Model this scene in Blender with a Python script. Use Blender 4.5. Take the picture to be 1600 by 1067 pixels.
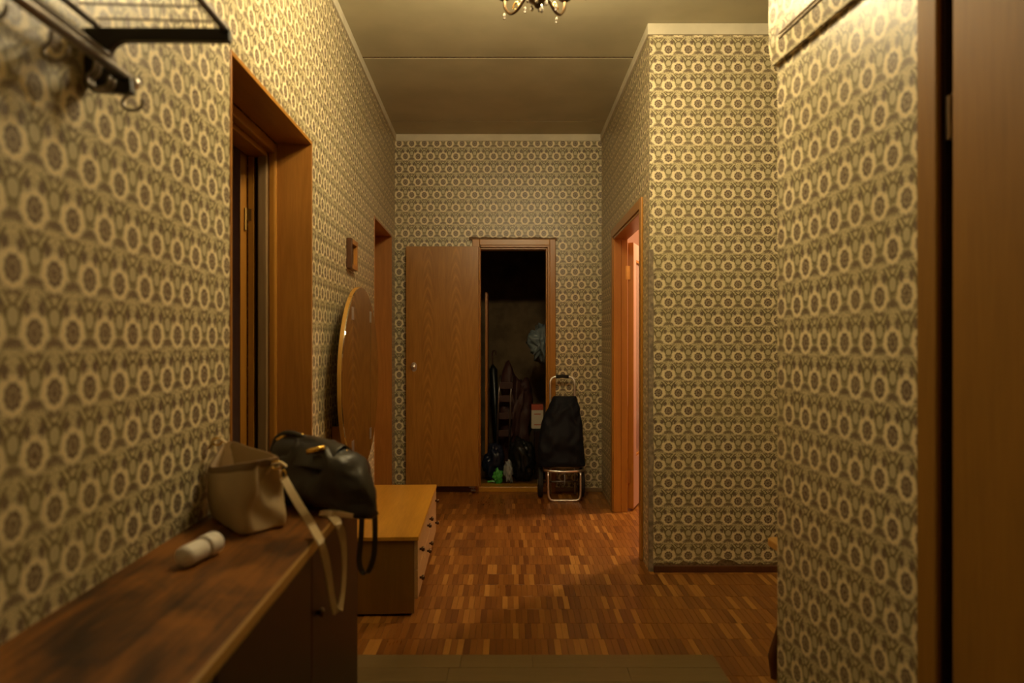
import bpy, bmesh, math, random
from mathutils import Vector, Matrix, noise as mnoise
random.seed(7)
for o in list(bpy.data.objects): bpy.data.objects.remove(o)
scene = bpy.context.scene
COL_ = scene.collection

# ------------------------------------------------------------------ camera, world, lights, exposure
CAM_H = 1.254
FPX = 1600 * 24.0 / 36.0
cam_d = bpy.data.cameras.new('camera'); cam = bpy.data.objects.new('camera', cam_d); COL_.objects.link(cam)
cam.location = (0, 0, CAM_H); cam.rotation_euler = (math.pi/2, 0, 0)
cam_d.sensor_width = 36.0; cam_d.lens = 24.0; cam_d.clip_start = 0.05; cam_d.clip_end = 60
cam_d.dof.use_dof = True; cam_d.dof.focus_distance = 4.6; cam_d.dof.aperture_fstop = 2.0
scene.camera = cam
w = bpy.data.worlds.new('world'); scene.world = w; w.use_nodes = True
w.node_tree.nodes['Background'].inputs[0].default_value = (0.10, 0.075, 0.05, 1)
w.node_tree.nodes['Background'].inputs[1].default_value = 0.02
vs = scene.view_settings
vs.view_transform = 'Standard'; vs.look = 'None'; vs.gamma = 1.0; vs.exposure = 0.0; vs.use_curve_mapping = False
BULB = 980.0          # emission of the chandelier bulbs
ROOM_W = 140.0         # ceiling lamp of the side room
ld = bpy.data.lights.new('room_ceiling_lamp', 'POINT'); ld.energy = ROOM_W; ld.color = (1.0, .66, .38); ld.shadow_soft_size = .07
lo = bpy.data.objects.new('room_ceiling_lamp', ld); lo.location = (1.95, 5.22, 2.45); COL_.objects.link(lo)

H = 2.984             # ceiling height
def px(x, y, D): return Vector(((x-800)/FPX*D, D, CAM_H + (533.5-y)/FPX*D))

# ------------------------------------------------------------------ node expression helper
class S:
    """a scalar socket with arithmetic"""
    def __init__(s, t, sock): s.t, s.k = t, sock
    def _m(s, op, a, b=None, c=None):
        n = s.t.nodes.new('ShaderNodeMath'); n.operation = op
        for i, v in enumerate((a, b, c)):
            if v is None: continue
            if isinstance(v, S): s.t.links.new(v.k, n.inputs[i])
            else: n.inputs[i].default_value = float(v)
        return S(s.t, n.outputs[0])
    def __add__(s, o): return s._m('ADD', s, o)
    __radd__ = __add__
    def __sub__(s, o): return s._m('SUBTRACT', s, o)
    def __rsub__(s, o): return s._m('SUBTRACT', o, s)
    def __mul__(s, o): return s._m('MULTIPLY', s, o)
    __rmul__ = __mul__
class Ops:
    def sin(s, a): return a._m('SINE', a)
    def atan2(s, a, b): return a._m('ARCTAN2', a, b)
    def sqrt(s, a): return a._m('SQRT', a)
    def abs(s, a): return a._m('ABSOLUTE', a)
    def wrap(s, a, hi, lo): return a._m('WRAP', a, hi, lo)
    def max(s, a, b): return (a if isinstance(a, S) else b)._m('MAXIMUM', a, b)
    def floor(s, a): return a._m('FLOOR', a)
    def step(s, e0, e1, a):
        n = a.t.nodes.new('ShaderNodeMapRange'); n.interpolation_type = 'SMOOTHSTEP'
        a.t.links.new(a.k, n.inputs['Value'])
        if e0 < e1: v = (e0, e1, 0, 1)
        else: v = (e1, e0, 1, 0)
        for k, x in zip(('From Min', 'From Max', 'To Min', 'To Max'), v): n.inputs[k].default_value = x
        return S(a.t, n.outputs['Result'])
OP = Ops()
def mixc(t, a, b, f):
    n = t.nodes.new('ShaderNodeMix'); n.data_type = 'RGBA'
    def put(i, v):
        if isinstance(v, (tuple, list)): n.inputs[i].default_value = (*v[:3], 1)
        else: t.links.new(v, n.inputs[i])
    put(6, a); put(7, b)
    if isinstance(f, S): t.links.new(f.k, n.inputs[0])
    else: n.inputs[0].default_value = f
    return n.outputs[2]
def newmat(name):
    m = bpy.data.materials.new(name); m.use_nodes = True
    t = m.node_tree; b = t.nodes['Principled BSDF']
    return m, t, b
def coords(t, kind='Object', scale=(1, 1, 1), rot=(0, 0, 0)):
    tc = t.nodes.new('ShaderNodeTexCoord'); mp = t.nodes.new('ShaderNodeMapping')
    mp.inputs['Scale'].default_value = scale; mp.inputs['Rotation'].default_value = rot
    t.links.new(tc.outputs[kind], mp.inputs['Vector'])
    return mp.outputs[0]
def noise(t, vec, scale, detail=2, rough=.5, dist=0):
    n = t.nodes.new('ShaderNodeTexNoise'); t.links.new(vec, n.inputs['Vector'])
    n.inputs['Scale'].default_value = scale; n.inputs['Detail'].default_value = detail
    n.inputs['Roughness'].default_value = rough; n.inputs['Distortion'].default_value = dist
    return S(t, n.outputs['Fac'])
def bump(t, b, h, strength=.2, dist=.002):
    n = t.nodes.new('ShaderNodeBump'); n.inputs['Strength'].default_value = strength; n.inputs['Distance'].default_value = dist
    t.links.new(h.k, n.inputs['Height']); t.links.new(n.outputs[0], b.inputs['Normal'])
MAT = {}
def plain(name, col, rough=.5, metal=0, spec=.5, var=0, vscale=8, bmp=0, bscale=300):
    m, t, b = newmat(name)
    b.inputs['Roughness'].default_value = rough; b.inputs['Metallic'].default_value = metal
    b.inputs['Specular IOR Level'].default_value = spec
    v = coords(t)
    if var:
        n = OP.step(.3, .7, noise(t, v, vscale, 4))
        t.links.new(mixc(t, tuple(c*(1-var) for c in col), tuple(min(1, c*(1+var)) for c in col), n), b.inputs['Base Color'])
    else: b.inputs['Base Color'].default_value = (*col, 1)
    if bmp: bump(t, b, noise(t, v, bscale, 3), bmp)
    MAT[name] = m; return m
def wood(name, dark, light, axis='Z', fig=9.0, rough=.38, spec=.5, streak=.35, cath=False, kind='Object', chev=()):
    m, t, b = newmat(name)
    k = {'X': (.07, 1, 1), 'Y': (1, .07, 1), 'Z': (1, 1, .07)}[axis]
    v = coords(t, kind, k)
    n1 = noise(t, v, fig, 3, .55, 1.2 if cath else .4)
    n2 = noise(t, v, fig*14, 2, .6)
    n3 = noise(t, coords(t, kind), 2.2, 3)
    if cath:
        vv = coords(t, kind, tuple(c*(.55 if c == 1 else 1.2) for c in k))
        d_ = noise(t, vv, fig*.9, 1, .4)
        bands = OP.sin(d_*60.0)*.5 + .5
        n1 = n1*.5 + bands*.14 + .18
    f = OP.step(.25, .78, n1*(1-streak) + n2*streak)
    f2 = f*.8 + n3*.25
    c = mixc(t, dark, light, f2)
    if chev:
        tc = t.nodes.new('ShaderNodeTexCoord'); sp = t.nodes.new('ShaderNodeSeparateXYZ'); t.links.new(tc.outputs['Object'], sp.inputs[0])
        X, Z = S(t, sp.outputs[0]), S(t, sp.outputs[2])
        wob = noise(t, coords(t, kind, (1, 1, .5)), 6, 2) - .5
        for x0 in chev:
            sx = OP.abs(X - x0 + wob*.03)
            ph = OP.sin((Z + sx*sx*42.0 + sx*1.2 + wob*.10)*(2*math.pi/.105))
            c = mixc(t, c, tuple(min(1, q*1.7) for q in light), OP.step(.55, .98, ph)*OP.step(.062, .012, sx)*.20)
            c = mixc(t, c, tuple(q*.6 for q in dark), OP.step(-.5, -.95, ph)*OP.step(.062, .012, sx)*.20)
    t.links.new(c, b.inputs['Base Color'])
    b.inputs['Roughness'].default_value = rough; b.inputs['Specular IOR Level'].default_value = spec
    bump(t, b, n2, .08, .001)
    MAT[name] = m; return m

# ------------------------------------------------------------------ wallpaper: printed rosettes, ovals and sprays
P_, ROW = .107, .1025
Q_ = 2*ROW
def wallpaper(name):
    m, t, b = newmat(name)
    uvn = t.nodes.new('ShaderNodeUVMap'); uvn.uv_map = 'UVMap'
    sp = t.nodes.new('ShaderNodeSeparateXYZ'); t.links.new(uvn.outputs[0], sp.inputs[0])
    u, v = S(t, sp.outputs[0]), S(t, sp.outputs[1])
    n1 = (noise(t, uvn.outputs[0], 260, 1) - .5)*2.2
    n2 = (noise(t, uvn.outputs[0], 210, 2, .6) - .5)*2.2 + .5
    o = OP; out = None
    for k in (0, 1):
        x = o.wrap(u + k*.5*P_, P_/2, -P_/2); y = o.wrap(v + k*ROW, .058, .058-Q_)
        ax = o.abs(x)
        def ell(cx, cy, rx, ry):
            dx = (ax-cx)*(1/rx); dy = (y-cy)*(1/ry)
            return o.sqrt(dx*dx + dy*dy)
        r = ell(0, 0, .0215, .0235); pet = o.sin(o.atan2(y, x)*9.0)
        ros = o.step(1.06, .9, r + pet*.06)
        ros_d = ros*(o.step(.08, .22, o.abs(r-.48))*.22 + .78)
        halo = o.step(1.80, 1.45, ell(0, .001, .0235, .0220) + pet*.12)
        blo = o.step(1.15, .85, ell(.0185, .040, .0095, .0120) + n1*1.1)
        dx = ax*(1/.027); dy = (y + .119 + ax*ax*13.0)*(1/.0088)
        clu = o.step(1.25, .75, o.sqrt(dx*dx + dy*dy) + n1*1.6)
        ovr = ell(0, -.0775, .0145, .0165)
        ov = o.step(1.05, .9, ovr)
        orng = o.step(.26, .12, o.abs(ovr-1.18) + n1*.25)*.9
        yy = y + .078
        lyr = o.step(.0050, .0026, o.abs(ax-(yy*yy*14.0 + .0175)) + n1*.002)*o.step(.022, .019, o.abs(yy-.018))
        inn = o.step(.0046, .0022, o.abs(ax-(y + .062)*.95))*o.step(.013, .010, o.abs(y + .049))
        bow = o.step(1.2, .8, ell(.008, -.0385, .0085, .0055) + n1*1.4)
        stem = o.step(1.1, .7, ell(.006, -.100, .009, .009) + n1*.9)*.7
        ol = o.max(o.max(lyr, inn), o.max(orng, stem))
        dk = o.max(o.max(ros_d, blo*.85), o.max(clu*.8, bow*.8))
        pur = o.max(blo, clu*.6)
        cur = [dk, ol, ov, halo, pur]
        out = cur if out is None else [o.max(a, c) for a, c in zip(out, cur)]
    dk, ol, ov, halo, pur = out
    gr = 1 - o.max(halo, ov)
    cream, tan, olive, brown, purple, ground = WP_COL
    c = mixc(t, cream, ground, gr*.6)
    c = mixc(t, c, tan, ov)
    c = mixc(t, c, olive, o.step(.52, .68, n2)*gr*.70)
    c = mixc(t, c, olive, ol*.95)
    c = mixc(t, c, brown, dk*(1 - o.step(.50, .62, n2)*.40))
    c = mixc(t, c, purple, pur*.5)
    # age: uneven yellowing
    age = noise(t, uvn.outputs[0], 1.7, 3)
    c = mixc(t, c, (.42, .34, .13), o.step(.45, .8, age)*.22)
    t.links.new(c, b.inputs['Base Color'])
    b.inputs['Roughness'].default_value = .38; b.inputs['Specular IOR Level'].default_value = .5
    bump(t, b, noise(t, uvn.outputs[0], 40, 2), .06, .003)
    MAT[name] = m
WP_COL = ((.78, .665, .42), (.51, .445, .275), (.115, .088, .036), (.082, .043, .032), (.118, .076, .066), (.53, .46, .26))
wallpaper('wallpaper')

def parquet_mat():
    m, t, b = newmat('parquet')
    g = t.nodes.new('ShaderNodeNewGeometry'); sp = t.nodes.new('ShaderNodeSeparateXYZ'); t.links.new(g.outputs['Position'], sp.inputs[0])
    X, Y = S(t, sp.outputs[0]), S(t, sp.outputs[1])
    row = OP.floor(Y*(1/PR) + .0005)
    a = OP.floor((X + row*PSH)*(1/PW) + .0005)
    cb = t.nodes.new('ShaderNodeCombineXYZ'); t.links.new(a.k, cb.inputs[0]); t.links.new(row.k, cb.inputs[1])
    wn = t.nodes.new('ShaderNodeTexWhiteNoise'); wn.noise_dimensions = '2D'; t.links.new(cb.outputs[0], wn.inputs['Vector'])
    r = S(t, wn.outputs['Value'])
    mp = t.nodes.new('ShaderNodeMapping'); mp.inputs['Scale'].default_value = (1, .08, 1); t.links.new(g.outputs['Position'], mp.inputs['Vector'])
    gn = noise(t, mp.outputs[0], 170, 2)
    big = noise(t, g.outputs['Position'], 1.6, 3)
    rr = t.nodes.new('ShaderNodeValToRGB'); cr = rr.color_ramp
    cr.elements[0].position = 0; cr.elements[0].color = (.075, .026, .007, 1)
    cr.elements[1].position = 1; cr.elements[1].color = (.58, .30, .075, 1)
    for p, c in ((.07, (.15, .054, .012, 1)), (.28, (.215, .082, .016, 1)), (.76, (.285, .115, .021, 1)), (.90, (.42, .20, .042, 1))):
        e = cr.elements.new(p); e.color = c
    t.links.new((r*.86 + gn*.14).k, rr.inputs[0])
    c = mixc(t, rr.outputs[0], (.07, .03, .012), OP.step(.52, .8, big)*.5)
    t.links.new(c, b.inputs['Base Color'])
    t.links.new((gn*.18 + big*.22 + .14).k, b.inputs['Roughness'])
    b.inputs['Specular IOR Level'].default_value = .45
    bump(t, b, gn, .08, .001)
    MAT['parquet'] = m
PR, PW, PSH = .160, .0267, .0117
parquet_mat()

plain('ceiling_paint', (.47, .42, .28), .7, spec=.25, var=.07, vscale=3, bmp=.15, bscale=25)
plain('cornice_paint', (.60, .54, .40), .7, spec=.2, var=.08, vscale=6, bmp=.2, bscale=60)
plain('pink_plaster', (.52, .32, .235), .75, spec=.2, var=.03)
plain('pink_enamel', (.50, .33, .26), .3, var=.03)
plain('lilac_enamel', (.42, .28, .35), .35, var=.05)
plain('plaster', (.42, .33, .22), .85, var=.15, vscale=5)
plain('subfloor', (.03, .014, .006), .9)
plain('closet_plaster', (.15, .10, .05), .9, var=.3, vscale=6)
wood('door_veneer', (.23, .098, .014), (.42, .20, .034), 'Z', 12, .30, cath=True, chev=(-.117, .115))
wood('reveal_veneer', (.29, .112, .018), (.46, .195, .034), 'Z', 12, .36, cath=True)
wood('frame_wood', (.27, .108, .013), (.47, .21, .030), 'Z', 6, .33, streak=.25)
wood('frame_wood_x', (.27, .108, .013), (.47, .21, .030), 'X', 6, .33, streak=.25)
wood('frame_wood_y', (.27, .108, .013), (.47, .21, .030), 'Y', 6, .33, streak=.25)
wood('greyed_wood', (.17, .10, .04), (.30, .19, .09), 'Z', 6, .4)
wood('entry_door', (.20, .092, .012), (.32, .150, .022), 'Z', 6, .55, spec=.25)
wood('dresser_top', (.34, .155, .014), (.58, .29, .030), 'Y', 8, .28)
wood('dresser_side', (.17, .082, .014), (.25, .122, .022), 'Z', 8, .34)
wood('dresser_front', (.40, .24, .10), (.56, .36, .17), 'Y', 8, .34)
m, t, b = newmat('cabinet_top'); v = coords(t, 'Object', (1, .4, 1))
nA = noise(t, v, 9, 5, .6, .6); nB = noise(t, coords(t, 'Object', (1, .05, 1)), 90, 2)
t.links.new(mixc(t, (.022, .007, .002), (.24, .088, .012), OP.step(.36, .66, nA*.8 + nB*.2)), b.inputs['Base Color'])
t.links.new((nA*.4 + .28).k, b.inputs['Roughness']); b.inputs['Specular IOR Level'].default_value = .3; MAT['cabinet_top'] = m
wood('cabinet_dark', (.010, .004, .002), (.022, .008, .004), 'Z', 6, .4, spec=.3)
wood('cabinet_edge', (.28, .15, .035), (.42, .24, .06), 'Y', 8, .4)
wood('laminate', (.165, .115, .048), (.225, .160, .072), 'X', 9, .42, kind='Object')
wood('stool_wood', (.40, .20, .045), (.60, .34, .09), 'X', 9, .4)
wood('stool_leg_wood', (.06, .02, .008), (.13, .045, .014), 'Z', 9, .4)
wood('pole_wood', (.30, .16, .05), (.45, .27, .10), 'Z', 12, .6)
wood('dark_frame_wood', (.05, .018, .006), (.12, .045, .014), 'Z', 12, .4)
wood('mirror_edge', (.36, .18, .03), (.52, .28, .06), 'Z', 8, .4)
plain('black_metal', (.008, .007, .007), .4)
plain('chrome', (.80, .78, .75), .34, 1)
plain('steel_wire', (.34, .30, .29), .35, .9)
plain('dark_steel', (.30, .27, .25), .35, .95)
plain('brass', (.85, .55, .14), .22, 1)
plain('bronze', (.12, .075, .04), .4, 1)
plain('brass_old', (.52, .33, .10), .4, 1, var=.15)
plain('crystal', (.55, .50, .45), .12, .7, spec=1)
plain('black_leather', (.016, .012, .010), .36, spec=.6, bmp=.3, bscale=220)
plain('beige_leather', (.44, .33, .19), .48, bmp=.2, bscale=240, var=.06)
plain('beige_lining', (.86, .72, .54), .75)
plain('tan_leather', (.17, .10, .045), .5, bmp=.2, bscale=240)
plain('strap_leather', (.56, .43, .25), .5)
plain('trolley_cloth', (.005, .0075, .0135), .75, spec=.3, bmp=.4, bscale=500)
plain('rubber', (.012, .011, .011), .7)
plain('white_plastic', (.74, .70, .66), .4)
plain('white_carton', (.55, .50, .40), .7)
plain('red_carton', (.40, .07, .03), .6)
plain('navy_plastic', (.012, .016, .035), .35)
plain('maroon_cloth', (.050, .016, .012), .6)
plain('black_plastic', (.010, .010, .010), .35)
plain('green_plastic', (.06, .38, .06), .3)
plain('pale_plastic', (.26, .28, .29), .4)
plain('grey_plastic', (.16, .20, .22), .35)
plain('torn_paper_crack_fill', (.16, .10, .05), .9, var=.4, vscale=60)
plain('corner_paper', (.27, .21, .14), .8, var=.35, vscale=40)
plain('red_upholstery', (.22, .018, .018), .8)
plain('mirror_glass', (.62, .60, .54), .02, 1)
m, t, b = newmat('door_glass'); b.inputs['Base Color'].default_value = (.62, .50, .42, 1); b.inputs['Roughness'].default_value = .25
b.inputs['Transmission Weight'].default_value = .6; MAT['door_glass'] = m
m, t, b = newmat('bulb_glow'); b.inputs['Base Color'].default_value = (1, .8, .5, 1)
b.inputs['Emission Color'].default_value = (1.0, .80, .455, 1); b.inputs['Emission Strength'].default_value = BULB; MAT['bulb_glow'] = m

# ------------------------------------------------------------------ mesh builders
class Fr:
    """a frame standing on the floor plan: local y runs along a wall"""
    def __init__(s, x, y, th=0): s.o = Vector((x, y, 0)); s.th = th
    def __call__(s, x, y, z=0):
        c, n = math.cos(s.th), math.sin(s.th)
        return Vector((s.o.x + c*x - n*y, s.o.y + n*x + c*y, z))
    def inv(s, p):
        c, n = math.cos(s.th), math.sin(s.th); d = Vector(p) - s.o
        return Vector((c*d.x + n*d.y, -n*d.x + c*d.y, d.z))
W0 = Fr(0, 0)
LW = Fr(-.765, 0, math.atan(.0375))           # left wall: x=0 is its face, +x into the hall
RW = Fr(1.059, 0, math.atan(.103))            # near right wall: x=0 is its face, -x into the hall
class MB:
    def __init__(s): s.v, s.f, s.m = [], [], []
    def add(s, vs, fs, mi=0):
        k = len(s.v); s.v += [tuple(p) for p in vs]
        for f in fs: s.f.append([i+k for i in f]); s.m.append(mi)
        return s
    def box(s, x0, x1, y0, y1, z0, z1, mi=0):
        v = [(x0,y0,z0),(x1,y0,z0),(x1,y1,z0),(x0,y1,z0),(x0,y0,z1),(x1,y0,z1),(x1,y1,z1),(x0,y1,z1)]
        return s.add(v, [(0,3,2,1),(4,5,6,7),(0,1,5,4),(1,2,6,5),(2,3,7,6),(3,0,4,7)], mi)
    def prism(s, poly, axis, a, b, mi=0):
        n = len(poly)
        def p3(p, q): return {'x': (q, p[0], p[1]), 'y': (p[0], q, p[1]), 'z': (p[0], p[1], q)}[axis]
        vs = [p3(p, a) for p in poly] + [p3(p, b) for p in poly]
        fs = [tuple(range(n))[::-1], tuple(range(n, 2*n))] + [(i, (i+1) % n, n+(i+1) % n, n+i) for i in range(n)]
        return s.add(vs, fs, mi)
    def tube(s, path, r, n=10, closed=False, mi=0):
        path = [Vector(p) for p in path]; N = len(path); vs = []; fs = []
        rs = r if isinstance(r, (list, tuple)) else [r]*N
        prev = None
        for i, p in enumerate(path):
            if closed: d = path[(i+1) % N] - path[i-1]
            else: d = path[min(i+1, N-1)] - path[max(i-1, 0)]
            d.normalize()
            if prev is None:
                a = Vector((0, 0, 1)) if abs(d.z) < .9 else Vector((1, 0, 0)); a = (a - d*a.dot(d)).normalized()
            else:
                a = prev - d*prev.dot(d); a.normalize()
            prev = a; b_ = d.cross(a)
            for k in range(n):
                q = 2*math.pi*k/n; vs.append(p + (a*math.cos(q) + b_*math.sin(q))*rs[i])
        for i in range(N if closed else N-1):
            for k in range(n):
                j = (i+1) % N
                fs.append((i*n+k, i*n+(k+1) % n, j*n+(k+1) % n, j*n+k))
        if not closed: fs += [tuple(range(n))[::-1], tuple(range((N-1)*n, N*n))]
        return s.add(vs, fs, mi)
    def ribbon(s, path, w, th, side=(0, 1, 0), mi=0):
        path = [Vector(p) for p in path]; N = len(path); vs = []; fs = []
        sides = side if isinstance(side, list) else [side]*N
        for i, p in enumerate(path):
            d = (path[min(i+1, N-1)] - path[max(i-1, 0)]).normalized()
            a = Vector(sides[i]); a = (a - d*a.dot(d)).normalized(); b_ = d.cross(a)
            for q, r in ((-1, -1), (1, -1), (1, 1), (-1, 1)): vs.append(p + a*q*w/2 + b_*r*th/2)
        for i in range(N-1):
            for k in range(4): fs.append((i*4+k, i*4+(k+1) % 4, i*4+4+(k+1) % 4, i*4+4+k))
        fs += [(3, 2, 1, 0), tuple(range((N-1)*4, N*4))]
        return s.add(vs, fs, mi)
    def lathe(s, prof, c=(0, 0, 0), n=20, axis='z', mi=0):
        vs = []; fs = []; c = Vector(c)
        for r, z in prof:
            for k in range(n):
                q = 2*math.pi*k/n; a, b_ = r*math.cos(q), r*math.sin(q)
                vs.append(c + Vector({'z': (a, b_, z), 'x': (z, a, b_), 'y': (b_, z, a)}[axis]))
        for i in range(len(prof)-1):
            for k in range(n): fs.append((i*n+k, i*n+(k+1) % n, i*n+n+(k+1) % n, i*n+n+k))
        fs += [tuple(range(n))[::-1], tuple(range((len(prof)-1)*n, len(prof)*n))]
        return s.add(vs, fs, mi)
    def rings(s, rings, cap0=True, cap1=True, mi=0):
        n = len(rings[0]); vs = [p for r in rings for p in r]; fs = []
        for i in range(len(rings)-1):
            for k in range(n): fs.append((i*n+k, i*n+(k+1) % n, i*n+n+(k+1) % n, i*n+n+k))
        if cap0: fs.append(tuple(range(n))[::-1])
        if cap1: fs.append(tuple(range((len(rings)-1)*n, len(rings)*n)))
        return s.add(vs, fs, mi)
    def build(s, name, mats, parent=None, fr=None, smooth=False, bevel=0, sub=0, solid=0, uvs=(1, 1), uvo=(0, 0), loc=None):
        me = bpy.data.meshes.new(name); me.from_pydata(s.v, [], s.f)
        if not isinstance(mats, (list, tuple)): mats = [mats]
        for k in mats: me.materials.append(MAT[k])
        bm = bmesh.new(); bm.from_mesh(me)
        bm.faces.ensure_lookup_table()
        for i, f in enumerate(bm.faces): f.material_index = s.m[i]; f.smooth = smooth
        bmesh.ops.recalc_face_normals(bm, faces=bm.faces)
        uv = bm.loops.layers.uv.new('UVMap')
        for f in bm.faces:
            nn = f.normal; ax = max(range(3), key=lambda i: abs(nn[i]))
            for l in f.loops:
                p = l.vert.co
                a = {0: (p.y, p.z), 1: (p.x, p.z), 2: (p.x, p.y)}[ax]
                l[uv].uv = (a[0]*uvs[0] + uvo[0], a[1]*uvs[1] + uvo[1])
        bm.to_mesh(me); bm.free()
        o = bpy.data.objects.new(name, me); COL_.objects.link(o)
        if parent: o.parent = parent
        if fr is not None and not parent: o.location = fr.o; o.rotation_euler = (0, 0, fr.th)
        if loc is not None: o.location = loc
        if solid:
            md = o.modifiers.new('solid', 'SOLIDIFY'); md.thickness = solid; md.offset = -1
        if bevel:
            md = o.modifiers.new('bevel', 'BEVEL'); md.width = bevel; md.segments = 2; md.limit_method = 'ANGLE'; md.angle_limit = math.radians(40)
        if sub:
            md = o.modifiers.new('sub', 'SUBSURF'); md.levels = sub; md.render_levels = sub
        return o
def bx(name, mat, x0, x1, y0, y1, z0, z1, **k): return MB().box(x0, x1, y0, y1, z0, z1).build(name, mat, **k)
def thing(name, label, cat, loc=(0, 0, 0), th=0, group=None):
    o = bpy.data.objects.new(name, None); COL_.objects.link(o); o.empty_display_size = .1
    o.location = loc; o.rotation_euler = (0, 0, th); o['label'] = label; o['category'] = cat
    if group: o['group'] = group
    return o
def tag(o, label, cat, group=None):
    o['label'] = label; o['category'] = cat
    if group: o['group'] = group
    return o
def struct(o, label, cat):
    o['kind'] = 'structure'; o['label'] = label; o['category'] = cat; return o
def sthing(name, label, cat, loc=(0, 0, 0), th=0):
    return struct(thing(name, label, cat, loc, th), label, cat)
def dup(o, parent=None):
    c = o.copy(); COL_.objects.link(c); c.parent = parent
    return c
def smooth_path(pts, n=6):
    pts = [Vector(p) for p in pts]; out = []
    for i in range(len(pts)-1):
        p0, p1, p2, p3 = pts[max(i-1, 0)], pts[i], pts[i+1], pts[min(i+2, len(pts)-1)]
        for k in range(n):
            t_ = k/n; t2 = t_*t_; t3 = t2*t_
            out.append(.5*((2*p1) + (p2-p0)*t_ + (2*p0-5*p1+4*p2-p3)*t2 + (3*p1-p0-3*p2+p3)*t3))
    out.append(pts[-1]); return out
def arc(cx, cz, r, a0, a1, n=8): return [(cx + r*math.cos(a0+(a1-a0)*i/n), cz + r*math.sin(a0+(a1-a0)*i/n)) for i in range(n+1)]

# ================================================================== THE SETTING
DF, DC, XR = 5.706, 3.724, .75     # far wall, column front, right wall
floor = struct(bx('floor', 'subfloor', -2.6, 3.5, -1.6, 7.4, -.12, -.004), 'worn orange-brown parquet floor of the hallway', 'floor')
mb = MB(); ce = [-1.6, 4.150, 4.172, 5.360, 5.370, 7.4]
for y0, y1 in ((-1.6, 4.150), (4.174, 5.360), (5.370, 7.4)): mb.box(-2.6, 3.5, y0, y1, H, H+.06)
mb.box(-2.6, 3.5, -1.6, 7.4, H+.06, H+.1)
mb.box(-1.0, XR, 4.1495, 4.1745, H+.002, H+.05, 1); mb.box(-1.0, XR, 5.3595, 5.3705, H+.002, H+.05, 1)  # dark strips in the gaps: crack dirt with its shade painted in
struct(mb.build('ceiling', ['ceiling_paint', 'torn_paper_crack_fill']), 'dull cream plastered ceiling with a crack across it', 'ceiling')

# left wall with two door openings
D1a, D1b, D1h = 2.04, 2.99, 2.125
D2a, D2b, D2h = 4.66, 5.51, 2.11
mb = MB()
for a, b_, z0 in ((-1.5, D1a, 0), (D1a, D1b, D1h), (D1b, D2a, 0), (D2a, D2b, D2h), (D2b, 5.80, 0)):
    mb.box(-.30, 0, a, b_, z0, H)
struct(mb.build('wall_left', 'wallpaper', fr=LW, uvs=(1.0, .985), uvo=(.02, -.02)), 'long left wall with faded patterned wallpaper', 'wall')
# far wall with the closet opening
CX0, CX1, CZ = -.262, .284, 2.028
mb = MB()
mb.box(-1.30, CX0-.02, DF, DF+.12, 0, H).box(CX1+.02, XR+.12, DF, DF+.12, 0, H).box(CX0-.02, CX1+.02, DF, DF+.12, CZ+.02, H)
wf = struct(mb.build('wall_far', 'wallpaper', uvs=(1.017, .955), uvo=(.05, -.01)), 'far end wall with patterned wallpaper around the closet', 'wall')
# right wall with the doorway to the pink room
RO0, RO1, ROZ = 3.96, 5.03, 2.025
mb = MB()
def rwall(a, b_, z0):
    mb.box(XR, XR+.05, a, b_, z0, H, 0); mb.box(XR+.05, XR+.10, a, b_, z0, H, 1)
rwall(DC+.06, RO0, 0); rwall(RO0, RO1, ROZ); rwall(RO1, DF, 0)
struct(mb.build('wall_right', ['wallpaper', 'pink_plaster']), 'narrow right wall with doorway into pink room', 'wall')
mb = MB(); mb.box(XR, 2.5, DC, DC+.06, 0, H, 0); mb.box(XR+.10, 2.5, DC+.06, DC+.12, 0, H, 1)
struct(mb.build('wall_column', ['wallpaper', 'pink_plaster'], uvs=(.985, 1.04), uvo=(-.038, .012)), 'projecting wall facing the camera with dense rosette wallpaper', 'wall')
# near right wall
NE = 2.165
mb = MB(); OA, OB, OZ = .60, 1.455, 2.03
mb.box(0, .16, -1.6, OA, 0, H).box(0, .16, OA, OB, OZ, H).box(0, .16, OB, NE, 0, H)
struct(mb.build('wall_near_right', 'wallpaper', fr=RW, uvs=(1.11, .935), uvo=(.03, .06)), 'near right wall with blurred patterned wallpaper', 'wall')
mb = MB(); mb.prism([(0, 2.123), (-.017, 2.123), (-.027, 2.182), (-.027, H), (0, H)], 'y', -1.6, NE+.004)
struct(mb.build('wall_overhang', 'wallpaper', fr=RW, uvs=(1.11, .935), uvo=(.03, .03)), 'wallpapered upper ledge protruding from the near right wall', 'wall')
mb = MB()
for z in (2.184, 2.196):
    mb.tube([(-.0285, -1.5+.2*i, z + .0015*math.sin(i*1.3)) for i in range(19)], .0035, 6)
struct(mb.build('trim_1', 'corner_paper', fr=RW, smooth=True), 'thin double cable strip along the right ledge', 'trim')
# walls closing the place off
struct(bx('wall_alcove', 'wallpaper', 2.38, 2.5, 1.9, DC, 0, H), 'end wall of the side passage behind the near wall', 'wall')
p = RW(.16, NE)
struct(bx('wall_return', 'wallpaper', p.x-.02, 2.4, NE-.14, NE-.04, 0, H), 'return wall of the side passage', 'wall')
struct(bx('wall_back', 'wallpaper', -1.2, 1.6, -1.6, -1.5, 0, H), 'wall behind the viewer', 'wall')
struct(bx('wall_room_left', 'plaster', -2.6, -2.5, 1.2, 4.2, 0, H), 'dim plaster wall of the room behind the near left doorway', 'wall')
struct(MB().box(3.4, 3.5, DC+.12, 7.4, 0, H).box(XR+.10, 3.4, 7.3, 7.4, 0, H).box(XR+.0, XR+.10, DF+.12, 7.3, 0, H).box(2.5, 3.4, DC, DC+.12, 0, H).build('wall_room_right', 'pink_plaster'), 'pink walls of the lit side room', 'wall')
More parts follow.
